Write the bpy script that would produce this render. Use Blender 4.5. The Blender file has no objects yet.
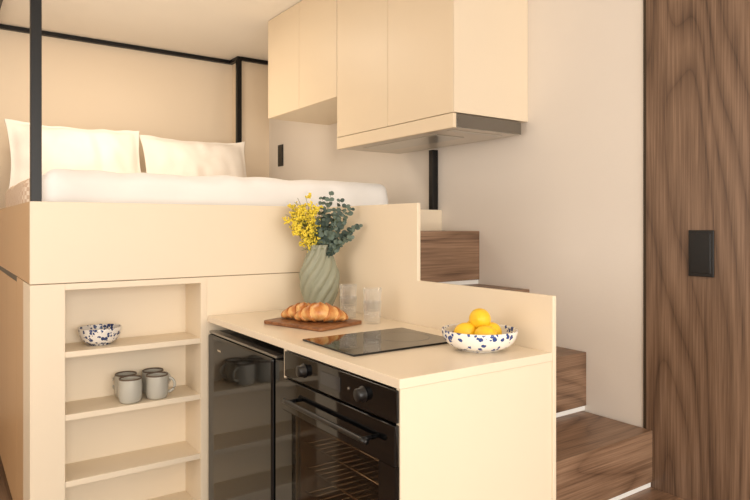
import bpy, bmesh, math, random
from mathutils import Vector, Matrix, noise
random.seed(7)
S=bpy.context.scene
S.view_settings.view_transform='Standard'
S.view_settings.look='None'

# ---------------------------------------------------------------- materials
def s2l(c):
    return tuple(((v/255)/12.92 if v/255<=0.04045 else (((v/255)+0.055)/1.055)**2.4) for v in c)
def mat(name,col,rough=0.5,metal=0.0,bump=0.0,bscale=200,var=0.0,spec=0.5,**kw):
    m=bpy.data.materials.new(name); m.use_nodes=True
    nt=m.node_tree; b=nt.nodes['Principled BSDF']
    c=s2l(col)+(1,)
    b.inputs['Base Color'].default_value=c
    b.inputs['Roughness'].default_value=rough
    b.inputs['Metallic'].default_value=metal
    b.inputs['Specular IOR Level'].default_value=spec
    for k,v in kw.items(): b.inputs[k.replace('_',' ')].default_value=v
    tc=nt.nodes.new('ShaderNodeTexCoord')
    if bump>0:
        n=nt.nodes.new('ShaderNodeTexNoise'); n.inputs['Scale'].default_value=bscale; n.inputs['Detail'].default_value=3
        nt.links.new(tc.outputs['Object'],n.inputs['Vector'])
        bp=nt.nodes.new('ShaderNodeBump'); bp.inputs['Strength'].default_value=bump; bp.inputs['Distance'].default_value=0.002
        nt.links.new(n.outputs['Fac'],bp.inputs['Height']); nt.links.new(bp.outputs['Normal'],b.inputs['Normal'])
    if var>0:
        n=nt.nodes.new('ShaderNodeTexNoise'); n.inputs['Scale'].default_value=3.0; n.inputs['Detail'].default_value=4
        nt.links.new(tc.outputs['Object'],n.inputs['Vector'])
        mx=nt.nodes.new('ShaderNodeMix'); mx.data_type='RGBA'
        mx.inputs[6].default_value=tuple(v*(1-var) for v in c[:3])+(1,)
        mx.inputs[7].default_value=tuple(min(1,v*(1+var)) for v in c[:3])+(1,)
        nt.links.new(n.outputs['Fac'],mx.inputs[0]); nt.links.new(mx.outputs[2],b.inputs['Base Color'])
    return m
def wood(name,grain,c1,c2,c3,rough=0.4,rings=9.0,across=2.2,along=0.35,ringamp=0.13,offset=(0,0,0)):
    m=bpy.data.materials.new(name); m.use_nodes=True
    nt=m.node_tree; b=nt.nodes['Principled BSDF']; L=nt.links
    tc=nt.nodes.new('ShaderNodeTexCoord')
    def mapped(a,al):
        mp=nt.nodes.new('ShaderNodeMapping')
        sc=[a,a,a]; sc['xyz'.index(grain)]=al
        mp.inputs['Scale'].default_value=sc; mp.inputs['Location'].default_value=offset
        L.new(tc.outputs['Object'],mp.inputs['Vector']); return mp
    n1=nt.nodes.new('ShaderNodeTexNoise'); n1.inputs['Scale'].default_value=1; n1.inputs['Detail'].default_value=1.6; n1.inputs['Roughness'].default_value=0.4
    L.new(mapped(across,along).outputs[0],n1.inputs['Vector'])
    mu=nt.nodes.new('ShaderNodeMath'); mu.operation='MULTIPLY'; mu.inputs[1].default_value=rings
    L.new(n1.outputs['Fac'],mu.inputs[0])
    pw=nt.nodes.new('ShaderNodeMath'); pw.operation='PINGPONG'; pw.inputs[1].default_value=0.5; L.new(mu.outputs[0],pw.inputs[0])
    p2=nt.nodes.new('ShaderNodeMath'); p2.operation='MULTIPLY'; p2.inputs[1].default_value=2; L.new(pw.outputs[0],p2.inputs[0])
    p3=nt.nodes.new('ShaderNodeMath'); p3.operation='POWER'; p3.inputs[1].default_value=0.45; L.new(p2.outputs[0],p3.inputs[0])
    n2=nt.nodes.new('ShaderNodeTexNoise'); n2.inputs['Scale'].default_value=1; n2.inputs['Detail'].default_value=5; n2.inputs['Roughness'].default_value=0.6
    L.new(mapped(170,3.5).outputs[0],n2.inputs['Vector'])
    a1=nt.nodes.new('ShaderNodeMath'); a1.operation='MULTIPLY_ADD'; a1.inputs[1].default_value=ringamp*2; a1.inputs[2].default_value=-ringamp
    L.new(p3.outputs[0],a1.inputs[0])
    h2=nt.nodes.new('ShaderNodeMath'); h2.operation='MULTIPLY'; h2.inputs[1].default_value=0.7; L.new(n2.outputs['Fac'],h2.inputs[0])
    a2=nt.nodes.new('ShaderNodeMath'); a2.operation='ADD'; L.new(a1.outputs[0],a2.inputs[0]); L.new(h2.outputs[0],a2.inputs[1])
    n3=nt.nodes.new('ShaderNodeTexNoise'); n3.inputs['Scale'].default_value=1; n3.inputs['Detail'].default_value=2
    L.new(mapped(7,0.5).outputs[0],n3.inputs['Vector'])
    a3=nt.nodes.new('ShaderNodeMath'); a3.operation='MULTIPLY_ADD'; a3.inputs[1].default_value=0.35; L.new(n3.outputs['Fac'],a3.inputs[0]); L.new(a2.outputs[0],a3.inputs[2])
    r=nt.nodes.new('ShaderNodeValToRGB'); L.new(a3.outputs[0],r.inputs[0])
    e=r.color_ramp.elements
    e[0].position=0.32; e[0].color=s2l(c1)+(1,)
    e[1].position=0.76; e[1].color=s2l(c3)+(1,)
    k=e.new(0.55); k.color=s2l(c2)+(1,)
    L.new(r.outputs[0],b.inputs['Base Color'])
    bp=nt.nodes.new('ShaderNodeBump'); bp.inputs['Strength'].default_value=0.15; bp.inputs['Distance'].default_value=0.001
    L.new(n2.outputs['Fac'],bp.inputs['Height']); L.new(bp.outputs['Normal'],b.inputs['Normal'])
    b.inputs['Roughness'].default_value=rough
    return m
def spots(name,base,col,scale,thr,rough=0.2):
    m=bpy.data.materials.new(name); m.use_nodes=True
    nt=m.node_tree; b=nt.nodes['Principled BSDF']; L=nt.links
    tc=nt.nodes.new('ShaderNodeTexCoord')
    nz=nt.nodes.new('ShaderNodeTexNoise'); nz.inputs['Scale'].default_value=90; L.new(tc.outputs['Object'],nz.inputs['Vector'])
    ad=nt.nodes.new('ShaderNodeMix'); ad.data_type='RGBA'; ad.inputs[0].default_value=0.010
    L.new(tc.outputs['Object'],ad.inputs[6]); L.new(nz.outputs['Color'],ad.inputs[7])
    v=nt.nodes.new('ShaderNodeTexVoronoi'); v.inputs['Scale'].default_value=scale; L.new(ad.outputs[2],v.inputs['Vector'])
    sx=nt.nodes.new('ShaderNodeSeparateColor'); L.new(v.outputs['Color'],sx.inputs[0])
    t=nt.nodes.new('ShaderNodeMath'); t.operation='MULTIPLY'; t.inputs[1].default_value=thr; L.new(sx.outputs[0],t.inputs[0])
    lt=nt.nodes.new('ShaderNodeMath'); lt.operation='LESS_THAN'; L.new(v.outputs['Distance'],lt.inputs[0]); L.new(t.outputs[0],lt.inputs[1])
    mx=nt.nodes.new('ShaderNodeMix'); mx.data_type='RGBA'; mx.inputs[6].default_value=s2l(base)+(1,); mx.inputs[7].default_value=s2l(col)+(1,)
    L.new(lt.outputs[0],mx.inputs[0]); L.new(mx.outputs[2],b.inputs['Base Color']); b.inputs['Roughness'].default_value=rough
    return m

CREAM=mat('cream_laminate',(238,222,197),0.42,bump=0.03,bscale=500,var=0.02)
CREAM2=mat('cream_door_laminate',(236,217,188),0.4,bump=0.03,bscale=500,var=0.02)
TAN=mat('tan_laminate',(202,164,120),0.4,var=0.03)
COUNTER=mat('counter_laminate',(240,224,200),0.22,var=0.015)
WALLM=mat('wall_plaster',(233,224,213),0.85,bump=0.15,bscale=120,var=0.02)
WALLB=mat('back_wall_plaster',(239,221,196),0.85,bump=0.15,bscale=120,var=0.02)
CEILM=mat('ceiling_paint',(248,241,230),0.9,bump=0.05)
WHITE=mat('white_strip',(250,248,244),0.5)
BLACK=mat('black_metal',(16,15,15),0.4,metal=0.3)
BLKPL=mat('black_plastic',(14,13,13),0.35)
BLKGL=mat('black_gloss',(9,9,10),0.045)
FRDG=mat('fridge_black',(9,9,10),0.08)
GAP=mat('gap_shade',(70,58,44),0.8)  # dark tone standing in for shade in the door recess
SEAM=mat('panel_seam',(150,122,92),0.8)
STEEL=mat('hood_steel',(128,124,118),0.25,metal=0.85)
HOODGREY=mat('hood_filter',(200,195,186),0.3,metal=0.75)
HOODBODY=mat('hood_underside',(214,205,192),0.35,metal=0.3)
WALNUTV=wood('walnut_vertical','z',(62,44,33),(112,87,68),(144,116,94),rings=16,across=2.6,along=0.38,ringamp=0.12)
WALNUTX=wood('walnut_cross','x',(74,52,38),(128,99,77),(160,129,104),rings=13,across=3.2,along=0.9,ringamp=0.10)
FLOORM=wood('floor_wood','y',(84,62,46),(118,90,68),(140,110,84))
BOARDM=wood('board_wood','x',(88,52,28),(130,82,48),(158,108,68),rings=8,across=9,along=2)
LINEN=mat('linen_white',(251,249,246),0.9,bump=0.3,bscale=350,Sheen_Weight=0.2)
PILLOWM=mat('pillow_linen',(249,241,231),0.9,bump=0.35,bscale=300,Sheen_Weight=0.2)

# ---------------------------------------------------------------- helpers
def link(o,parent=None):
    S.collection.objects.link(o)
    if parent: o.parent=parent
    return o
def empty(name,parent=None):
    e=bpy.data.objects.new(name,None); e.empty_display_size=0.1
    return link(e,parent)
def box(name,a,b,m,parent=None,bev=0.0015,seg=2):
    me=bpy.data.meshes.new(name); bm=bmesh.new()
    bmesh.ops.create_cube(bm,size=1)
    for v in bm.verts:
        v.co=Vector([(a[i]+b[i])/2+v.co[i]*(b[i]-a[i]) for i in range(3)])
    bm.to_mesh(me); bm.free(); me.materials.append(m)
    o=bpy.data.objects.new(name,me); link(o,parent)
    if bev>0:
        md=o.modifiers.new('bevel','BEVEL'); md.width=bev; md.segments=seg; md.limit_method='ANGLE'
        for p in me.polygons: p.use_smooth=True
        wn=o.modifiers.new('wn','WEIGHTED_NORMAL')
    return o
def prism(name,pts,axis,a,b,m,parent=None,bev=0.0015):
    bm=bmesh.new()
    def P(p,t):
        return (t,p[0],p[1]) if axis=='x' else ((p[0],t,p[1]) if axis=='y' else (p[0],p[1],t))
    v0=[bm.verts.new(P(p,a)) for p in pts]; v1=[bm.verts.new(P(p,b)) for p in pts]
    n=len(pts)
    bm.faces.new(v0); bm.faces.new(v1[::-1])
    for i in range(n): bm.faces.new((v0[i],v1[i],v1[(i+1)%n],v0[(i+1)%n]))
    bmesh.ops.recalc_face_normals(bm,faces=bm.faces)
    me=bpy.data.meshes.new(name); bm.to_mesh(me); bm.free(); me.materials.append(m)
    o=bpy.data.objects.new(name,me); link(o,parent)
    if bev>0:
        md=o.modifiers.new('bevel','BEVEL'); md.width=bev; md.segments=2; md.limit_method='ANGLE'
    return o
class MB:
    def __init__(s): s.v=[]; s.f=[]; s.mi=[]
    def quadgrid(s,rows,closed_u=False,mi=0):
        base=len(s.v); n=len(rows[0])
        for r in rows: s.v.extend(r)
        for i in range(len(rows)-1):
            for j in range(n if closed_u else n-1):
                k=(j+1)%n
                s.f.append((base+i*n+j,base+i*n+k,base+(i+1)*n+k,base+(i+1)*n+j)); s.mi.append(mi)
        return base
    def lathe(s,prof,c=(0,0,0),seg=48,mi=0,fr=None):
        rows=[]
        for idx,(r,z) in enumerate(prof):
            row=[]
            for j in range(seg):
                th=2*math.pi*j/seg
                rr=r*(fr(th,z,idx) if fr else 1)
                row.append((c[0]+rr*math.cos(th),c[1]+rr*math.sin(th),c[2]+z))
            rows.append(row)
        s.quadgrid(rows,True,mi)
    def tube(s,pts,rad,seg=8,mi=0):
        pts=[Vector(p) for p in pts]; rows=[]
        for i,p in enumerate(pts):
            t=(pts[min(i+1,len(pts)-1)]-pts[max(i-1,0)]).normalized()
            up=Vector((0,0,1)) if abs(t.z)<0.9 else Vector((1,0,0))
            a=t.cross(up).normalized(); b=t.cross(a).normalized()
            r=rad(i/(len(pts)-1)) if callable(rad) else rad
            rows.append([tuple(p+a*(r*math.cos(2*math.pi*j/seg))+b*(r*math.sin(2*math.pi*j/seg))) for j in range(seg)])
        base=s.quadgrid(rows,True,mi)
        s.f.append(tuple(base+j for j in range(seg))); s.mi.append(mi)
        e=base+(len(pts)-1)*seg
        s.f.append(tuple(e+j for j in range(seg))[::-1]); s.mi.append(mi)
    def ball(s,c,r,mi=0,seg=8,rings=5):
        rows=[]
        for i in range(rings+1):
            ph=math.pi*i/rings; rr=max(1e-5,r*math.sin(ph))
            rows.append([(c[0]+rr*math.cos(2*math.pi*j/seg),c[1]+rr*math.sin(2*math.pi*j/seg),c[2]+r*math.cos(ph)) for j in range(seg)])
        s.quadgrid(rows,True,mi)
    def leaf(s,p,d,n,L,W,mi=0,cup=0.15,rnd=False):
        p=Vector(p); d=Vector(d).normalized(); n=Vector(n); sd=d.cross(n)
        if sd.length<1e-3: sd=d.cross(Vector((1,0,0.3)))
        sd.normalize(); n=sd.cross(d).normalized()
        rows=[]
        for i in range(7):
            t=i/6
            w=W*(math.sin(math.pi*min(1,max(0.02,t)))**(0.5 if rnd else 0.9))
            row=[]
            for j in (-1,0,1):
                row.append(tuple(p+d*(L*t)+sd*(w*j*0.5)+n*(cup*W*(abs(j))-0.2*L*t*t)))
            rows.append(row)
        s.quadgrid(rows,False,mi)
    def obj(s,name,mats,parent=None,smooth=True,sub=0,loc=None,rot=None):
        me=bpy.data.meshes.new(name); me.from_pydata(s.v,[],s.f)
        for m in mats: me.materials.append(m)
        for p,i in zip(me.polygons,s.mi): p.material_index=i; p.use_smooth=smooth
        bm=bmesh.new(); bm.from_mesh(me); bmesh.ops.remove_doubles(bm,verts=bm.verts,dist=1e-6)
        bmesh.ops.recalc_face_normals(bm,faces=bm.faces); bm.to_mesh(me); bm.free()
        o=bpy.data.objects.new(name,me); link(o,parent)
        if loc: o.location=loc
        if rot: o.rotation_euler=rot
        if sub:
            md=o.modifiers.new('sub','SUBSURF'); md.levels=sub; md.render_levels=sub
        return o
def softbox(name,a,b,m,r=0.06,n=(24,24,8),amp=0.006,fs=4.0,parent=None,seed=0,folds=0.0):
    A=Vector(a);B=Vector(b);C=(A+B)/2;H=(B-A)/2
    mb=MB()
    def face(ax,sg):
        u,v=[i for i in range(3) if i!=ax]
        rows=[]
        for i in range(n[u]+1):
            row=[]
            for j in range(n[v]+1):
                p=[0,0,0]; p[ax]=sg*H[ax]; p[u]=-H[u]+2*H[u]*i/n[u]; p[v]=-H[v]+2*H[v]*j/n[v]
                P=Vector(p)
                q=Vector([max(-(H[k]-r),min(H[k]-r,P[k])) for k in range(3)])
                d=P-q
                nn=d.normalized()
                P=q+nn*r
                W=P+C
                dis=amp*noise.noise(W*fs+Vector((seed,0,0)))+amp*0.5*noise.noise(W*fs*2.7+Vector((seed,3,0)))
                if folds: dis+=folds*noise.noise(Vector((W.x*9+W.z*6,W.y*5,W.z*14+seed)))
                P=P+nn*dis*1.6
                row.append(tuple(P+C))
            rows.append(row)
        mb.quadgrid(rows)
    for ax in range(3):
        for sg in (-1,1): face(ax,sg)
    o=mb.obj(name,[m],parent)
    bm=bmesh.new(); bm.from_mesh(o.data); bmesh.ops.remove_doubles(bm,verts=bm.verts,dist=1e-5)
    bmesh.ops.recalc_face_normals(bm,faces=bm.faces); bm.to_mesh(o.data); bm.free()
    md=o.modifiers.new('sub','SUBSURF'); md.levels=1; md.render_levels=1
    return o

# ---------------------------------------------------------------- room shell
CZ=2.63; XR=1.305; YB=3.66; XL=-3.0; YF=-3.6
box('floor',(XL-0.1,YF-0.1,-0.1),(XR+0.1,YB+0.1,0),FLOORM,bev=0)
box('ceiling',(XL-0.1,YF-0.1,CZ),(XR+0.1,YB+0.1,CZ+0.1),CEILM,bev=0)
box('wall_right',(XR,YF,0),(XR+0.1,YB,CZ),WALLM,bev=0)
box('wall_back',(XL,YB,0),(XR+0.1,YB+0.1,CZ),WALLB,bev=0)
box('wall_back_jog',(1.05,3.5,1.252),(XR,YB,CZ),WALLB,bev=0)
box('wall_left',(XL-0.1,YF,0),(XL,YB,CZ),WALLM,bev=0)
wf=empty('wall_front')
box('wall_panel_left',(XL,YF-0.1,0),(-2.2,YF,CZ),WALLM,wf,0)
box('wall_panel_right',(0.9,YF-0.1,0),(XR,YF,CZ),WALLM,wf,0)
box('wall_panel_bottom',(-2.2,YF-0.1,0),(0.9,YF,0.25),WALLM,wf,0)
box('wall_panel_top',(-2.2,YF-0.1,2.45),(0.9,YF,CZ),WALLM,wf,0)
w1=empty('window_1')
for i,x in enumerate((-2.2,-0.68,0.85)):
    box('frame_post_%d'%i,(x,YF-0.08,0.25),(x+0.05,YF-0.03,2.45),BLACK,w1)
box('frame_bottom',(-2.2,YF-0.08,0.25),(0.9,YF-0.03,0.30),BLACK,w1)
box('frame_top',(-2.2,YF-0.08,2.40),(0.9,YF-0.03,2.45),BLACK,w1)

dr=empty('door_1')
box('door_leaf',(XR-0.012,-1.0,0.0),(XR-0.0005,0.142,CZ-0.002),WALNUTV,dr,0.002)
box('door_shadow_gap',(XR-0.006,0.142,0.0),(XR-0.0005,0.157,CZ-0.002),GAP,dr,0)  # solid dark strip, recess shade put into its colour
def switch(name,y0,y1,z0,z1,xw,n=2):
    e=empty(name)
    box('plate',(xw-0.009,y0,z0),(xw-0.0003,y1,z1),BLKPL,e,0.002)
    h=(z1-z0)/n
    for i in range(n):
        box('rocker_%d'%i,(xw-0.011,y0+0.010,z0+i*h+0.012),(xw-0.008,y1-0.010,z0+(i+1)*h-0.012),BLKPL,e,0.0015)
switch('light_switch',-0.118,-0.028,1.10,1.265,XR-0.012,1)
switch('light_switch',3.24,3.325,1.755,1.925,XR)

# ---------------------------------------------------------------- loft platform with shelf niche
LY=1.344; LX0=-0.664; LZ=1.37
lp=empty('loft_platform'); t1=empty('trim_1'); t2=empty('trim_2')
box('front_panel',(LX0,LY,1.067),(0.590,LY+0.02,LZ),CREAM,t1,0.0015)
box('front_edge_stair_side',(0.5905,LY,1.2),(XR-0.001,LY+0.02,LZ-0.003),CREAM,t1,0.001)
box('deck',(LX0+0.02,LY+0.021,1.15),(XR-0.001,YB-0.002,1.25),CREAM,lp,0)
box('stile_left',(LX0,LY+0.002,0),(-0.548,LY+0.22,1.064),CREAM,lp,0.001)
box('stile_right',(-0.03,LY+0.002,0),(-0.004,LY+0.22,1.064),CREAM,lp,0.001)
box('rail_top',(-0.548,LY+0.002,1.04),(-0.03,LY+0.22,1.064),CREAM,lp,0.001)
box('seam',(LX0+0.003,LY+0.008,1.0645),(0.57,LY+0.02,1.0665),SEAM,lp,0)
box('wall_behind_counter',(-0.004,LY+0.002,0),(0.573,LY+0.03,1.064),CREAM,lp,0.001)
box('niche_back',(-0.548,LY+0.2,0.0),(-0.03,LY+0.22,1.04),CREAM,lp,0)
for i,z in enumerate((0.808,0.572,0.322,0.10)):
    box('shelf_%d'%i,(-0.5475,LY+0.004,z-0.022),(-0.0305,LY+0.2,z),CREAM,lp,0.001)
box('niche_plinth',(-0.548,LY+0.03,0),(-0.03,LY+0.05,0.078),CREAM,lp,0)
box('flank_upper',(LX0,LY+0.021,1.068),(LX0+0.019,YB-0.002,LZ),TAN,t2,0.001)
box('flank_seam',(LX0+0.001,1.80,1.045),(LX0+0.019,YB-0.002,1.067),BLACK,lp,0)
box('flank_stile',(LX0,LY+0.222,0),(LX0+0.019,1.80,1.066),TAN,lp,0.001)
y=1.805
i=0
while y<YB-0.1:
    y2=min(y+0.46,YB-0.003)
    box('flank_door_%d'%i,(LX0,y,0.06),(LX0+0.019,y2-0.005,1.044),TAN,lp,0.001); y=y2; i+=1

prism('partition_panel',[(-0.002,0),(LY-0.001,0),(LY-0.001,LZ-0.001),(0.646,LZ-0.001),(0.646,1.07),(-0.002,1.07)],'x',0.5745,0.590,CREAM,bev=0.002)

# ---------------------------------------------------------------- canopy frame
cf=empty('canopy_bed_frame')
def post(x,y,w=0.036,z0=1.252,z1=CZ-0.002,nm='post'):
    box(nm,(x-w/2,y-w/2,z0),(x+w/2,y+w/2,z1),BLACK,cf,0.002)
post(-0.641,1.384,nm='post_front_left'); post(1.283,1.39,z1=1.694,nm='post_front_right')
box('rail_front',(-0.66,1.366,CZ-0.04),(0.83,1.40,CZ-0.003),BLACK,cf,0.001)
box('rail_left',(-0.66,1.40,CZ-0.04),(-0.625,3.62,CZ-0.003),BLACK,cf,0.001)
box('rail_back',(-2.9,3.625,CZ-0.03),(1.048,3.657,CZ-0.002),BLACK,cf,0.001)
box('rail_jog',(1.016,3.47,CZ-0.03),(1.048,3.625,CZ-0.002),BLACK,cf,0.001)
box('rail_corner',(1.048,3.467,CZ-0.03),(XR-0.002,3.498,CZ-0.002),BLACK,cf,0.001)
box('post_back',(1.012,3.464,1.252),(1.05,3.498,CZ-0.03),BLACK,cf,0.001)

# ---------------------------------------------------------------- bed
bed=empty('bed')
WOV=mat('woven_cotton',(228,200,170),0.95)
nt=WOV.node_tree; b=nt.nodes['Principled BSDF']; tc=nt.nodes['Texture Coordinate'] if 'Texture Coordinate' in nt.nodes else nt.nodes.new('ShaderNodeTexCoord')
ck=nt.nodes.new('ShaderNodeTexChecker'); ck.inputs['Scale'].default_value=55
nt.links.new(tc.outputs['Object'],ck.inputs['Vector'])
ck.inputs['Color1'].default_value=s2l((242,225,206))+(1,); ck.inputs['Color2'].default_value=s2l((218,190,164))+(1,)
nt.links.new(ck.outputs['Color'],b.inputs['Base Color'])
softbox('mattress',(-0.58,1.56,1.254),(1.04,3.40,1.440),WOV,0.05,(30,30,6),0.002,parent=bed)
softbox('duvet',(-0.6,1.50,1.266),(1.085,2.75,1.512),LINEN,0.06,(80,60,20),0.004,3.0,parent=bed,folds=0.007)
softbox('bedspread',(-0.625,1.95,1.28),(-0.3,2.90,1.50),WOV,0.05,(16,40,8),0.006,6.0,parent=bed)
def pillow(name,cx,cy,cz,w,h,t,tilt,yaw=0,seed=0):
    mb=MB(); N=40; fl=0.91
    for sg in (1,-1):
        rows=[]
        for i in range(N+1):
            u=-1+2*i/N; row=[]
            for j in range(N+1):
                v=-1+2*j/N
                uu=min(1,abs(u)/fl); vv=min(1,abs(v)/(fl-0.03))
                e=max(0,(1-uu**2.3))**0.6*max(0,(1-vv**2.3))**0.6
                edge=max(abs(u),abs(v))
                pin=1-0.07*(1-abs(v)**2)*abs(u)**3
                pin2=1-0.12*(1-abs(u)**2)*abs(v)**3
                x=u*w/2*pin; y=v*h/2*pin2
                wob=0.014*noise.noise(Vector((x*9+seed,y*9,0)))
                zz=sg*(t/2*e+0.0015*(edge<0.999))+wob+0.018*noise.noise(Vector((x*13+seed,y*6+x*5,sg*2)))*e
                row.append((x,zz,y+0.008*noise.noise(Vector((x*11,seed,y*3)))))
            rows.append(row)
        mb.quadgrid(rows)
    o=mb.obj(name,[PILLOWM],None,sub=1)
    bm=bmesh.new(); bm.from_mesh(o.data); bmesh.ops.remove_doubles(bm,verts=bm.verts,dist=0.001); bmesh.ops.recalc_face_normals(bm,faces=bm.faces); bm.to_mesh(o.data); bm.free()
    o.location=(cx,cy,cz); o.rotation_euler=(-tilt,0,yaw)
    return o
pillow('pillow',-0.185,3.20,1.705,0.84,0.53,0.20,0.34,0.03,1)
pillow('pillow',0.61,3.22,1.695,0.80,0.50,0.20,0.36,-0.02,5)
pillow('pillow',-0.12,3.44,1.705,0.80,0.48,0.12,0.26,0.0,9)

# ---------------------------------------------------------------- staircase
st=empty('staircase')
ys=[1.056,0.73,0.42,0.114,-0.30,-0.60]; zs=[1.255,0.988,0.749,0.502,0.285,0.14]
prev=LY-0.002
X0=0.5915; X1=XR-0.013
for i,(yy,zz) in enumerate(zip(ys,zs)):
    low=zs[i+1] if i+1<len(zs) else 0.0
    x1 = XR-0.001 if yy>0.16 else X1
    box('step_box_%d'%i,(X0,yy,low+0.022),(x1,prev-0.001 if i==0 else ys[i-1]+0.012,zz),WALNUTX,st,0.0015)
    box('step_base_%d'%i,(X0,yy+0.008,low+0.0005),(x1,yy+0.03,low+0.0215),WHITE,st,0)
box('stair_core',(X0+0.005,0.2,0),(XR-0.02,LY-0.01,0.45),WHITE,st,0)

# ---------------------------------------------------------------- kitchen counter
kc=empty('kitchen_counter')
CT=0.90
box('countertop',(-0.001,-0.001,CT-0.026),(0.574,LY-0.001,CT),COUNTER,kc,0.002)
box('end_panel',(0.003,0.002,0),(0.574,0.019,CT-0.0265),CREAM,kc,0.001)
box('divider_panel',(0.003,0.622,0),(0.56,0.640,CT-0.0265),CREAM,kc,0.001)
box('back_panel',(0.56,0.02,0),(0.574,LY-0.002,CT-0.0265),CREAM,kc,0)
box('plinth',(0.04,0.02,0),(0.05,0.62,0.1),CREAM,kc,0)
box('oven_shelf',(0.003,0.0195,0.245),(0.559,0.6215,0.262),CREAM,kc,0)
box('drawer_front',(0.002,0.0195,0.105),(0.018,0.6215,0.242),CREAM2,kc,0.001)

# oven
ov=empty('built_in_oven')
OZ0=0.268; OZ1=0.870; oy0=0.010; oy1=0.620
box('cavity_back',(0.45,oy0+0.03,OZ0+0.02),(0.46,oy1-0.03,0.76),mat('oven_enamel',(110,88,68),0.35),ov,0)
OE=bpy.data.materials['oven_enamel']
box('cavity_floor',(0.03,oy0+0.03,OZ0+0.02),(0.45,oy1-0.03,OZ0+0.04),OE,ov,0)
box('cavity_top',(0.03,oy0+0.03,0.75),(0.45,oy1-0.03,0.76),OE,ov,0)
box('cavity_side_l',(0.03,oy0+0.03,OZ0+0.04),(0.45,oy0+0.05,0.75),OE,ov,0)
box('cavity_side_r',(0.03,oy1-0.05,OZ0+0.04),(0.45,oy1-0.03,0.75),OE,ov,0)
FX=-0.006
oy0f=0.006
box('control_panel',(FX,oy0f,0.788),(0.0025,oy1,OZ1),BLKGL,ov,0.002)
WGL=bpy.data.materials.new('oven_glass'); WGL.use_nodes=True
n=WGL.node_tree; n.nodes.clear()
out=n.nodes.new('ShaderNodeOutputMaterial'); mx=n.nodes.new('ShaderNodeMixShader'); tr=n.nodes.new('ShaderNodeBsdfTransparent'); gl=n.nodes.new('ShaderNodeBsdfPrincipled')
gl.inputs['Base Color'].default_value=(0.012,0.011,0.01,1); gl.inputs['Roughness'].default_value=0.05
tr.inputs[0].default_value=(0.9,0.82,0.72,1); mx.inputs[0].default_value=0.28
n.links.new(tr.outputs[0],mx.inputs[1]); n.links.new(gl.outputs[0],mx.inputs[2]); n.links.new(mx.outputs[0],out.inputs[0])
dz0,dz1=OZ0,0.783; wy0,wy1,wz0,wz1=0.075,0.555,0.34,0.680
box('door_top',(FX-0.006,oy0f,wz1),(0.0025,oy1,dz1),BLKGL,ov,0.002)
box('door_bottom',(FX-0.006,oy0f,dz0),(0.0025,oy1,wz0),BLKGL,ov,0.002)
box('door_side_l',(FX-0.006,oy0f,wz0),(0.0025,wy0,wz1),BLKGL,ov,0)
box('door_side_r',(FX-0.006,wy1,wz0),(0.0025,oy1,wz1),BLKGL,ov,0)
box('door_glass',(FX-0.0055,wy0,wz0),(FX-0.001,wy1,wz1),WGL,ov,0)
CHR=mat('chrome_wire',(215,205,190),0.2,metal=1.0)
mb=MB()
for z in (0.42,0.50,0.58,0.645):
    for k in range(14):
        yk=0.09+k*(0.45/13)
        mb.tube([(0.04,yk,z),(0.42,yk,z)],0.0016,6)
    for xk in (0.04,0.22,0.42): mb.tube([(xk,0.075,z),(xk,0.555,z)],0.003,6)
mb.obj('racks',[CHR],ov)
mb=MB(); hz=0.728
mb.tube([(-0.042,0.085+i*0.0235,hz) for i in range(21)],0.0075,12)
for yy in (0.11,0.53): mb.tube([(-0.010,yy,hz),(-0.042,yy,hz)],0.006,10)
mb.obj('handle',[BLKPL],ov)
for i,yy in enumerate((0.485,0.155)):
    mb=MB(); mb.tube([(-0.006,yy,0.83),(-0.009,yy,0.83),(-0.010,yy,0.83),(-0.026,yy,0.83),(-0.028,yy,0.83)],lambda t:0.022 if t<0.3 else (0.0175 if t<0.9 else 0.015),28)
    mb.obj('knob_%d'%i,[BLKPL],ov)
box('display',(-0.0075,0.27,0.812),(-0.0055,0.38,0.85),mat('display_glass',(40,42,46),0.1),ov,0.0005)
mb=MB(); mb.tube([(-0.006,0.225,0.83),(-0.0085,0.225,0.83)],0.005,12)
mb.obj('touch_button',[STEEL],ov)

# refrigerator
fr=empty('refrigerator')
box('body',(0.042,0.65,0.01),(0.55,1.335,0.835),BLKPL,fr,0.004)
box('door',(-0.002,0.722,0.03),(0.040,1.338,0.826),FRDG,fr,0.010,5)
box('door_top_cap',(0.004,0.70,0.8285),(0.040,1.338,0.838),mat('fridge_cap',(150,146,140),0.25,metal=0.8),fr,0.002)
box('side_pillar',(0.006,0.645,0.01),(0.040,0.716,0.828),FRDG,fr,0.008,4)
box('badge',(-0.0035,1.19,0.770),(-0.0018,1.225,0.777),CHR,fr,0.0003)

# cooktop
ck=empty('cooktop')
box('glass',(0.05,0.287,CT+0.0003),(0.465,0.600,CT+0.0065),BLKGL,ck,0.002)
RING=mat('ring_print',(70,70,72),0.3)
mb=MB()
for cx,r in ((0.155,0.075),(0.35,0.09)):
    rows=[[(cx+rr*math.cos(2*math.pi*j/48),0.443+rr*math.sin(2*math.pi*j/48),CT+0.0068) for j in range(48)] for rr in (r,r+0.0015)]
    mb.quadgrid(rows,True)
mb.obj('zone_rings',[RING],ck)

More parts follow.
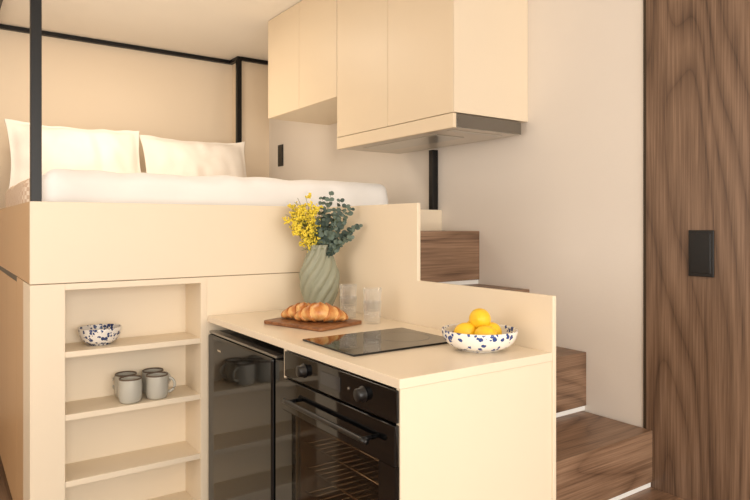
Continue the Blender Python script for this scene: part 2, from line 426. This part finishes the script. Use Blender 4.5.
# ---------------------------------------------------------------- wall cabinets + hood
CX=0.846
def cab(name,y0,y1,z0,n):
    e=empty(name)
    box('carcass',(CX+0.02,y0,z0),(XR-0.001,y1,CZ-0.002),CREAM,e,0.001)
    w=(y1-y0)/n
    for i in range(n):
        box('door_%d'%i,(CX,y0+i*w+0.0015,z0),(CX+0.018,y0+(i+1)*w-0.0015,CZ-0.004),CREAM2,e,0.0015)
    box('side_panel',(CX+0.001,y0-0.004,z0-0.0),(XR-0.001,y0,CZ-0.002),CREAM,e,0.0008)
cab('wall_cabinet',0.744,1.683,1.762,2)
cab('wall_cabinet',1.69,2.55,1.985,2)
hd=empty('range_hood')
box('fascia',(CX,0.744,1.697),(CX+0.018,1.683,1.759),CREAM2,hd,0.0015)
box('body',(CX+0.0185,0.752,1.699),(1.262,1.680,1.759),HOODBODY,hd,0.001)
box('steel_end',(CX+0.018,0.742,1.700),(1.262,0.7515,1.757),STEEL,hd,0.001)
box('filter',(CX+0.08,0.95,1.695),(1.10,1.55,1.6988),HOODGREY,hd,0.001)
box('lamp_strip',(CX+0.05,0.80,1.696),(1.20,0.84,1.6988),HOODGREY,hd,0.0005)

# ---------------------------------------------------------------- vase + flowers
VX,VY=0.44,1.165
va=empty('flower_vase')
VM=mat('vase_ceramic',(154,155,134),0.55,bump=0.2,bscale=250,var=0.05)
ctrl=[(0.0,0.045),(0.02,0.056),(0.06,0.073),(0.12,0.089),(0.17,0.089),(0.22,0.073),(0.26,0.055),(0.285,0.049),(0.298,0.054)]
def ri(z):
    for (a,ra),(b_,rb) in zip(ctrl,ctrl[1:]):
        if z<=b_:
            t=(z-a)/(b_-a); t=t*t*(3-2*t)*0.3+t*0.7
            return ra+(rb-ra)*t
    return ctrl[-1][1]
def rs(z): return sum(ri(min(0.298,max(0,z+d))) for d in (-0.012,-0.006,0,0.006,0.012))/5
mb=MB()
prof=[(0.001,0.0)]+[(rs(z),z) for z in [0.298*i/50 for i in range(51)]]+[(0.047,0.296),(0.042,0.26),(0.05,0.22),(0.06,0.1),(0.001,0.02)]
mb.lathe(prof,(VX,VY,CT+0.0005),160,fr=lambda th,z,i:((1-0.16*(1-abs(math.cos(5*(th-z*8.0))))*min(1,z/0.03+0.25)) if 0<i<=51 else 1))
mb.obj('vase',[VM],va)
YEL=mat('mimosa_yellow',(244,220,74),0.8); GRN=mat('stem_green',(92,104,60),0.7); EUC=mat('eucalyptus_leaf',(100,116,104),0.65,var=0.2); EUD=mat('eucalyptus_dark',(62,78,70),0.65)
FERN=mat('mimosa_leaf',(132,140,78),0.7)
mb=MB(); R=Vector((0.82,-0.572,0)); F=Vector((0.572,0.82,0)); top=Vector((VX,VY,CT+0.28))
def clampv(p):
    return Vector((min(p.x,0.560),min(p.y,1.325),p.z))
def stem(dx,df,h,bend,mi,r=0.002):
    pts=[]
    for i in range(9):
        t=i/8
        pts.append(clampv(top+Vector((0,0,-0.10+ (h+0.10)*t))+R*(dx*t**1.4)+F*(df*t**1.3)+Vector((0,0,-bend*t**3))))
    mb.tube(pts,lambda q:r*(1-0.6*q),6,mi); return pts
for dx,df,h in [(-0.13,0.0,0.20),(-0.10,0.03,0.235),(-0.06,-0.02,0.24),(-0.155,-0.02,0.14),(-0.11,-0.05,0.15),(-0.05,0.02,0.19),(-0.04,-0.05,0.13),(-0.08,0.0,0.19),(-0.13,0.02,0.17),(-0.09,-0.06,0.10),(-0.10,-0.03,0.215),(-0.02,-0.04,0.20)]:
    pts=stem(dx,df,h,0.01,1)
    for br in range(11):
        t0=random.uniform(0.42,1.0); i=min(7,int(t0*8)); p0=pts[i].lerp(pts[i+1],t0*8-i)
        d=Vector((random.uniform(-1,1),random.uniform(-1,1),random.uniform(-0.1,1.0))).normalized()*random.uniform(0.02,0.04)
        mb.tube([p0,clampv(p0+d*0.5+Vector((0,0,0.003))),clampv(p0+d)],0.0007,4,1)
        for k in range(12):
            q=p0+d*random.uniform(0.15,1.05)+Vector((random.gauss(0,0.005),random.gauss(0,0.005),random.gauss(0,0.005)))
            mb.ball(clampv(q),random.uniform(0.0032,0.0054),0,7,4)
    for k in range(10):
        t=random.uniform(0.3,0.9); i=min(7,int(t*8)); p=pts[i]
        d=Vector((random.uniform(-1,1),random.uniform(-1,0.4),random.uniform(-0.2,0.8))).normalized()
        Lf=random.uniform(0.04,0.06)
        mb.tube([p,clampv(p+d*Lf)],0.0006,4,4)
        sd=d.cross(Vector((0,0,1))).normalized()
        for q in range(9):
            pp=p+d*Lf*(0.2+0.8*q/8)
            if pp.x>0.55: continue
            for sg in (1,-1): mb.leaf(pp,sd*sg+d*0.6,(0,0,1),0.012*(1.1-q/12),0.0022,4)
for dx,df,h,bd in [(0.175,-0.08,0.13,0.03),(0.14,-0.05,0.17,0.0),(0.09,0.0,0.21,0.0),(0.05,-0.02,0.235,0.0),(0.01,0.03,0.22,0),(0.14,-0.1,0.07,0.02),(0.08,-0.07,0.15,0),(0.0,-0.06,0.12,0),(0.11,-0.03,0.12,0),(0.04,-0.05,0.18,0),(0.16,-0.09,0.10,0.01),(0.12,-0.08,0.19,0.01)]:
    pts=stem(dx,df,h,bd,1)
    for k in range(10):
        t=0.36+0.64*k/9; i=min(7,int(t*8)); p=pts[i].lerp(pts[i+1],t*8-i)
        ax=(pts[i+1]-pts[i]).normalized()
        a=random.uniform(0,6.28)
        for sgn in (0,math.pi):
            d=R*math.cos(a+sgn)+(F*0.5)*math.sin(a+sgn)+ax*0.5+Vector((0,0,0.2*math.sin(a)))
            q=p
            L=random.uniform(0.020,0.032)*(1.15-0.35*t)
            if (p+d.normalized()*L).x>0.572 or (p+d.normalized()*L).y>1.335: continue
            mb.leaf(q,d,-F*0.8+Vector((random.uniform(-.6,.6),random.uniform(-.6,.2),random.uniform(-.3,.8))),L,L*0.85,random.choice((2,2,3)),0.12,True)
mb.obj('flower_bouquet',[YEL,GRN,EUC,EUD,FERN],va)

# ---------------------------------------------------------------- glasses
GL=bpy.data.materials.new('clear_glass'); GL.use_nodes=True
n=GL.node_tree; n.nodes.clear()
out=n.nodes.new('ShaderNodeOutputMaterial'); mx=n.nodes.new('ShaderNodeMixShader'); tr=n.nodes.new('ShaderNodeBsdfTransparent'); gl=n.nodes.new('ShaderNodeBsdfGlossy'); lw=n.nodes.new('ShaderNodeLayerWeight')
d2=n.nodes.new('ShaderNodeBsdfDiffuse'); d2.inputs[0].default_value=(1,1,1,1)
ms=n.nodes.new('ShaderNodeMixShader'); ms.inputs[0].default_value=0.65
lw.inputs[0].default_value=0.25; gl.inputs['Roughness'].default_value=0.1; gl.inputs[0].default_value=(1,1,1,1); tr.inputs[0].default_value=(0.985,0.985,0.98,1)
mm=n.nodes.new('ShaderNodeMath'); mm.operation='MULTIPLY_ADD'; mm.inputs[1].default_value=0.65; mm.inputs[2].default_value=0.04
n.links.new(d2.outputs[0],ms.inputs[1]); n.links.new(gl.outputs[0],ms.inputs[2])
n.links.new(lw.outputs['Facing'],mm.inputs[0]); n.links.new(mm.outputs[0],mx.inputs[0])
n.links.new(tr.outputs[0],mx.inputs[1]); n.links.new(ms.outputs[0],mx.inputs[2]); n.links.new(mx.outputs[0],out.inputs[0])
def glass(x,y,z):
    mb=MB()
    pr=[(0.001,0),(0.027,0),(0.030,0.004),(0.032,0.03),(0.0355,0.080),(0.0365,0.088),(0.0340,0.088),(0.030,0.03),(0.026,0.010),(0.001,0.008)]
    mb.lathe(pr,(x,y,z),96,fr=lambda th,zz,i:1+(0.035*math.cos(16*th) if 2<=i<=4 and zz<0.085 else 0))
    return mb.obj('drinking_glass',[GL])
for x,y in ((0.456,0.955),(0.449,0.77)):
    glass(x,y,CT+0.0005); glass(x,y,CT+0.0505)

# ---------------------------------------------------------------- cutting board + croissants
def rrect(cx,cy,w,h,r,ang,n=6):
    pts=[]
    for (sx,sy,a0) in ((1,1,0),(-1,1,90),(-1,-1,180),(1,-1,270)):
        for k in range(n+1):
            a=math.radians(a0+90*k/n)
            x=sx*(w/2-r)+r*math.cos(a); y=sy*(h/2-r)+r*math.sin(a)
            pts.append((cx+x*math.cos(ang)-y*math.sin(ang),cy+x*math.sin(ang)+y*math.cos(ang)))
    return pts
prism('cutting_board',rrect(0.255,0.895,0.24,0.31,0.015,math.radians(17)),'z',CT+0.0005,CT+0.0145,BOARDM,bev=0.003)
CRO=bpy.data.materials.new('croissant_crust'); CRO.use_nodes=True
nt=CRO.node_tree; b=nt.nodes['Principled BSDF']; b.inputs['Roughness'].default_value=0.38
at=nt.nodes.new('ShaderNodeAttribute'); at.attribute_name='bake'
nz=nt.nodes.new('ShaderNodeTexNoise'); nz.inputs['Scale'].default_value=70; nz.inputs['Detail'].default_value=5
tc=nt.nodes.new('ShaderNodeTexCoord'); nt.links.new(tc.outputs['Object'],nz.inputs['Vector'])
ma=nt.nodes.new('ShaderNodeMath'); ma.operation='MULTIPLY_ADD'; ma.inputs[1].default_value=0.55; nt.links.new(nz.outputs['Fac'],ma.inputs[0]); nt.links.new(at.outputs['Fac'],ma.inputs[2])
rp=nt.nodes.new('ShaderNodeValToRGB'); nt.links.new(ma.outputs[0],rp.inputs[0])
e=rp.color_ramp.elements; e[0].position=0.25; e[0].color=s2l((238,190,122))+(1,); e[1].position=0.98; e[1].color=s2l((140,72,30))+(1,); k=e.new(0.55); k.color=s2l((200,128,64))+(1,)
nt.links.new(rp.outputs[0],b.inputs['Base Color'])
bp=nt.nodes.new('ShaderNodeBump'); bp.inputs['Strength'].default_value=0.5; bp.inputs['Distance'].default_value=0.003
nt.links.new(nz.outputs['Fac'],bp.inputs['Height']); nt.links.new(bp.outputs['Normal'],b.inputs['Normal'])
def croissant(x,y,yaw,sc=1.0,floor_z=CT+0.0148):
    mb=MB(); N=220; M=36; bake=[]
    rows=[]
    for i in range(N+1):
        t=-1+2*i/N
        a=t*1.2
        cen=Vector((0.095*math.sin(a),-0.055*math.cos(a)+0.035,0))
        tan=Vector((0.095*math.cos(a),0.055*math.sin(a),0)).normalized()
        nrm=Vector((-tan.y,tan.x,0))
        at_=abs(t)
        env=0.040*(max(0.0,1-at_**1.5))**0.62*(0.82+0.18*(1-at_))+0.006
        if at_>0.97: env*=max(0.05,math.sqrt(max(0,1-((at_-0.97)/0.03)**2)))
        row=[]
        for j in range(M):
            th=2*math.pi*j/M
            ph=at_*3.6+0.5+0.28*math.cos(th+0.6)+0.12*math.sin(2*th)
            f0=ph-math.floor(ph)
            step=1.0-0.20*f0**1.2
            if f0<0.10: step=0.80+0.20*math.sin(f0/0.10*math.pi/2)
            r=env*step
            s_=math.sin(th)
            hx=math.cos(th)*r*1.08; hz_=s_*r*(0.95 if s_>0 else 0.62)
            row.append(tuple(cen+nrm*hx+Vector((0,0,hz_-0.022*at_**1.5*0.9))))
            bake.append(0.02+0.62*(max(0,1-f0*1.35))*(0.45+0.55*max(0,s_)))
        rows.append(row)
    mb.quadgrid(rows,True)
    mz=min(v[2] for v in mb.v)
    me=bpy.data.meshes.new('croissant'); me.from_pydata(mb.v,[],mb.f); me.materials.append(CRO)
    at_=me.attributes.new('bake','FLOAT','POINT')
    for i,vv in enumerate(bake): at_.data[i].value=vv
    for p in me.polygons: p.use_smooth=True
    bm=bmesh.new(); bm.from_mesh(me); bmesh.ops.recalc_face_normals(bm,faces=bm.faces); bm.to_mesh(me); bm.free()
    o=bpy.data.objects.new('croissant',me); link(o); o.location=(x,y,floor_z-mz*sc); o.rotation_euler=(0,0,yaw); o.scale=(sc,)*3
croissant(0.272,0.860,math.radians(-38),1.10)
croissant(0.255,0.968,math.radians(-28),0.95)

# ---------------------------------------------------------------- bowl with lemons
SPOT=spots('spotted_glaze',(244,240,232),(52,76,140),62,0.62)
SPOT2=spots('spotted_glaze_small',(236,230,222),(48,66,112),80,0.7)
def bowl(name,x,y,z,R_,H,m):
    mb=MB()
    pr=[(0.001,0.004),(R_*0.42,0.004),(R_*0.44,0),(R_*0.50,0),(R_*0.52,0.006)]
    for i in range(1,15):
        t=i/14; pr.append((R_*(0.52+0.48*math.sin(t*math.pi/2)**0.8),0.006+(H-0.006)*(1-math.cos(t*math.pi/2))**0.85))
    pr.append((R_*0.985,H+0.002))
    for i in range(14,-1,-1):
        t=i/14; pr.append((max(0.001,R_*(0.50+0.46*math.sin(t*math.pi/2)**0.8)),0.012+(H-0.012)*(1-math.cos(t*math.pi/2))**0.85))
    pr.append((0.001,0.012))
    mb.lathe(pr,(x,y,z),72); return mb.obj(name,[m])
BX,BY=0.428,0.160
bowl('fruit_bowl',BX,BY,CT+0.0005,0.116,0.062,SPOT)
LEM=mat('lemon_peel',(248,200,45),0.4,bump=0.5,bscale=260,Subsurface_Weight=0.05)
def lemon(x,y,z,rot,s=1):
    mb=MB(); pr=[]
    for i in range(25):
        ph=math.pi*i/24; rr=0.031*math.sin(ph)**0.9; zz=-0.036*math.cos(ph)
        if i<3: zz-=0.005*(3-i)/3
        if i>21: zz+=0.006*(i-21)/3
        pr.append((max(1e-4,rr),zz))
    mb.lathe(pr,(0,0,0),32)
    o=mb.obj('lemon',[LEM],loc=(x,y,z),rot=rot); o.scale=(s,)*3
lemon(BX-0.038,BY+0.022,CT+0.052,(1.3,0.2,0.9))
lemon(BX+0.034,BY-0.018,CT+0.052,(1.4,0.1,-0.5))
lemon(BX+0.022,BY+0.046,CT+0.054,(1.2,0.4,2.0))
lemon(BX-0.018,BY-0.045,CT+0.050,(1.5,0.1,0.3))
lemon(BX+0.008,BY+0.006,CT+0.092,(1.45,0.0,-0.9),1.08)

bowl('ceramic_bowl',-0.405,1.452,0.8085,0.080,0.066,SPOT2)
MUG=mat('mug_glaze',(188,184,172),0.35,var=0.12); RIM=mat('mug_rim',(96,80,66),0.4)
def mug(x,y,z,ang,k=1.1):
    mb=MB()
    def sc(p): return [(r*k,h*k) for r,h in p]
    mb.lathe(sc([(0.001,0.003),(0.028,0.003),(0.031,0),(0.036,0.004),(0.040,0.02),(0.0405,0.05),(0.039,0.082)]),(x,y,z),48,0)
    mb.lathe(sc([(0.039,0.082),(0.0385,0.087),(0.0365,0.087),(0.036,0.082)]),(x,y,z),48,1)
    mb.lathe(sc([(0.036,0.082),(0.037,0.05),(0.036,0.02),(0.03,0.008),(0.001,0.007)]),(x,y,z),48,0)
    c,s=math.cos(ang),math.sin(ang)
    pts=[]
    for i in range(15):
        a=-1.45+2.9*i/14
        d=(0.037+0.026*math.cos(a))*k; h=(0.046+0.026*math.sin(a))*k
        pts.append((x+c*d,y+s*d,z+h))
    mb.tube(pts,0.005*k,10,0)
    mb.obj('coffee_mug',[MUG,RIM])
SZ=0.5725
aR=math.atan2(-0.572,0.82)
mug(-0.302,1.398,SZ,aR+2.6,1.12)
mug(-0.196,1.400,SZ,aR+0.25,1.12)
mug(-0.296,1.494,SZ,aR+2.8,1.1)
mug(-0.186,1.494,SZ,aR+0.5,1.1)

# ---------------------------------------------------------------- lights
def area(name,loc,rot,sx,sy,e,col):
    l=bpy.data.lights.new(name,'AREA'); l.shape='RECTANGLE'; l.size=sx; l.size_y=sy; l.energy=e; l.color=col
    o=bpy.data.objects.new(name,l); link(o); o.location=loc; o.rotation_euler=rot; return o
area('window_daylight',(-0.65,YF+0.05,1.4),(math.radians(90),0,0),2.9,2.0,118,(1,0.955,0.89))
area('side_fill',(XL+0.1,0.2,1.5),(math.radians(90),0,math.radians(-90)),2.4,1.8,32,(1,0.95,0.88))  # added fill for faces turned left; the left wall has no window
area('loft_fill',(-0.1,2.5,CZ-0.06),(0,0,0),0.6,0.6,11,(1,0.86,0.68))  # added warm fill to brighten the loft, no fixture there
w=bpy.data.worlds.new('World'); S.world=w; w.use_nodes=True
w.node_tree.nodes['Background'].inputs[0].default_value=(1,0.95,0.88,1); w.node_tree.nodes['Background'].inputs[1].default_value=0.8

# ---------------------------------------------------------------- camera
cam=bpy.data.cameras.new('camera'); co=bpy.data.objects.new('camera',cam); link(co)
co.location=(-0.943,-1.244,1.28); co.rotation_euler=(math.radians(90),0,math.radians(-34.9))
cam.sensor_width=36; cam.lens=30.19; cam.shift_y=-24/750; cam.clip_start=0.02
S.camera=co
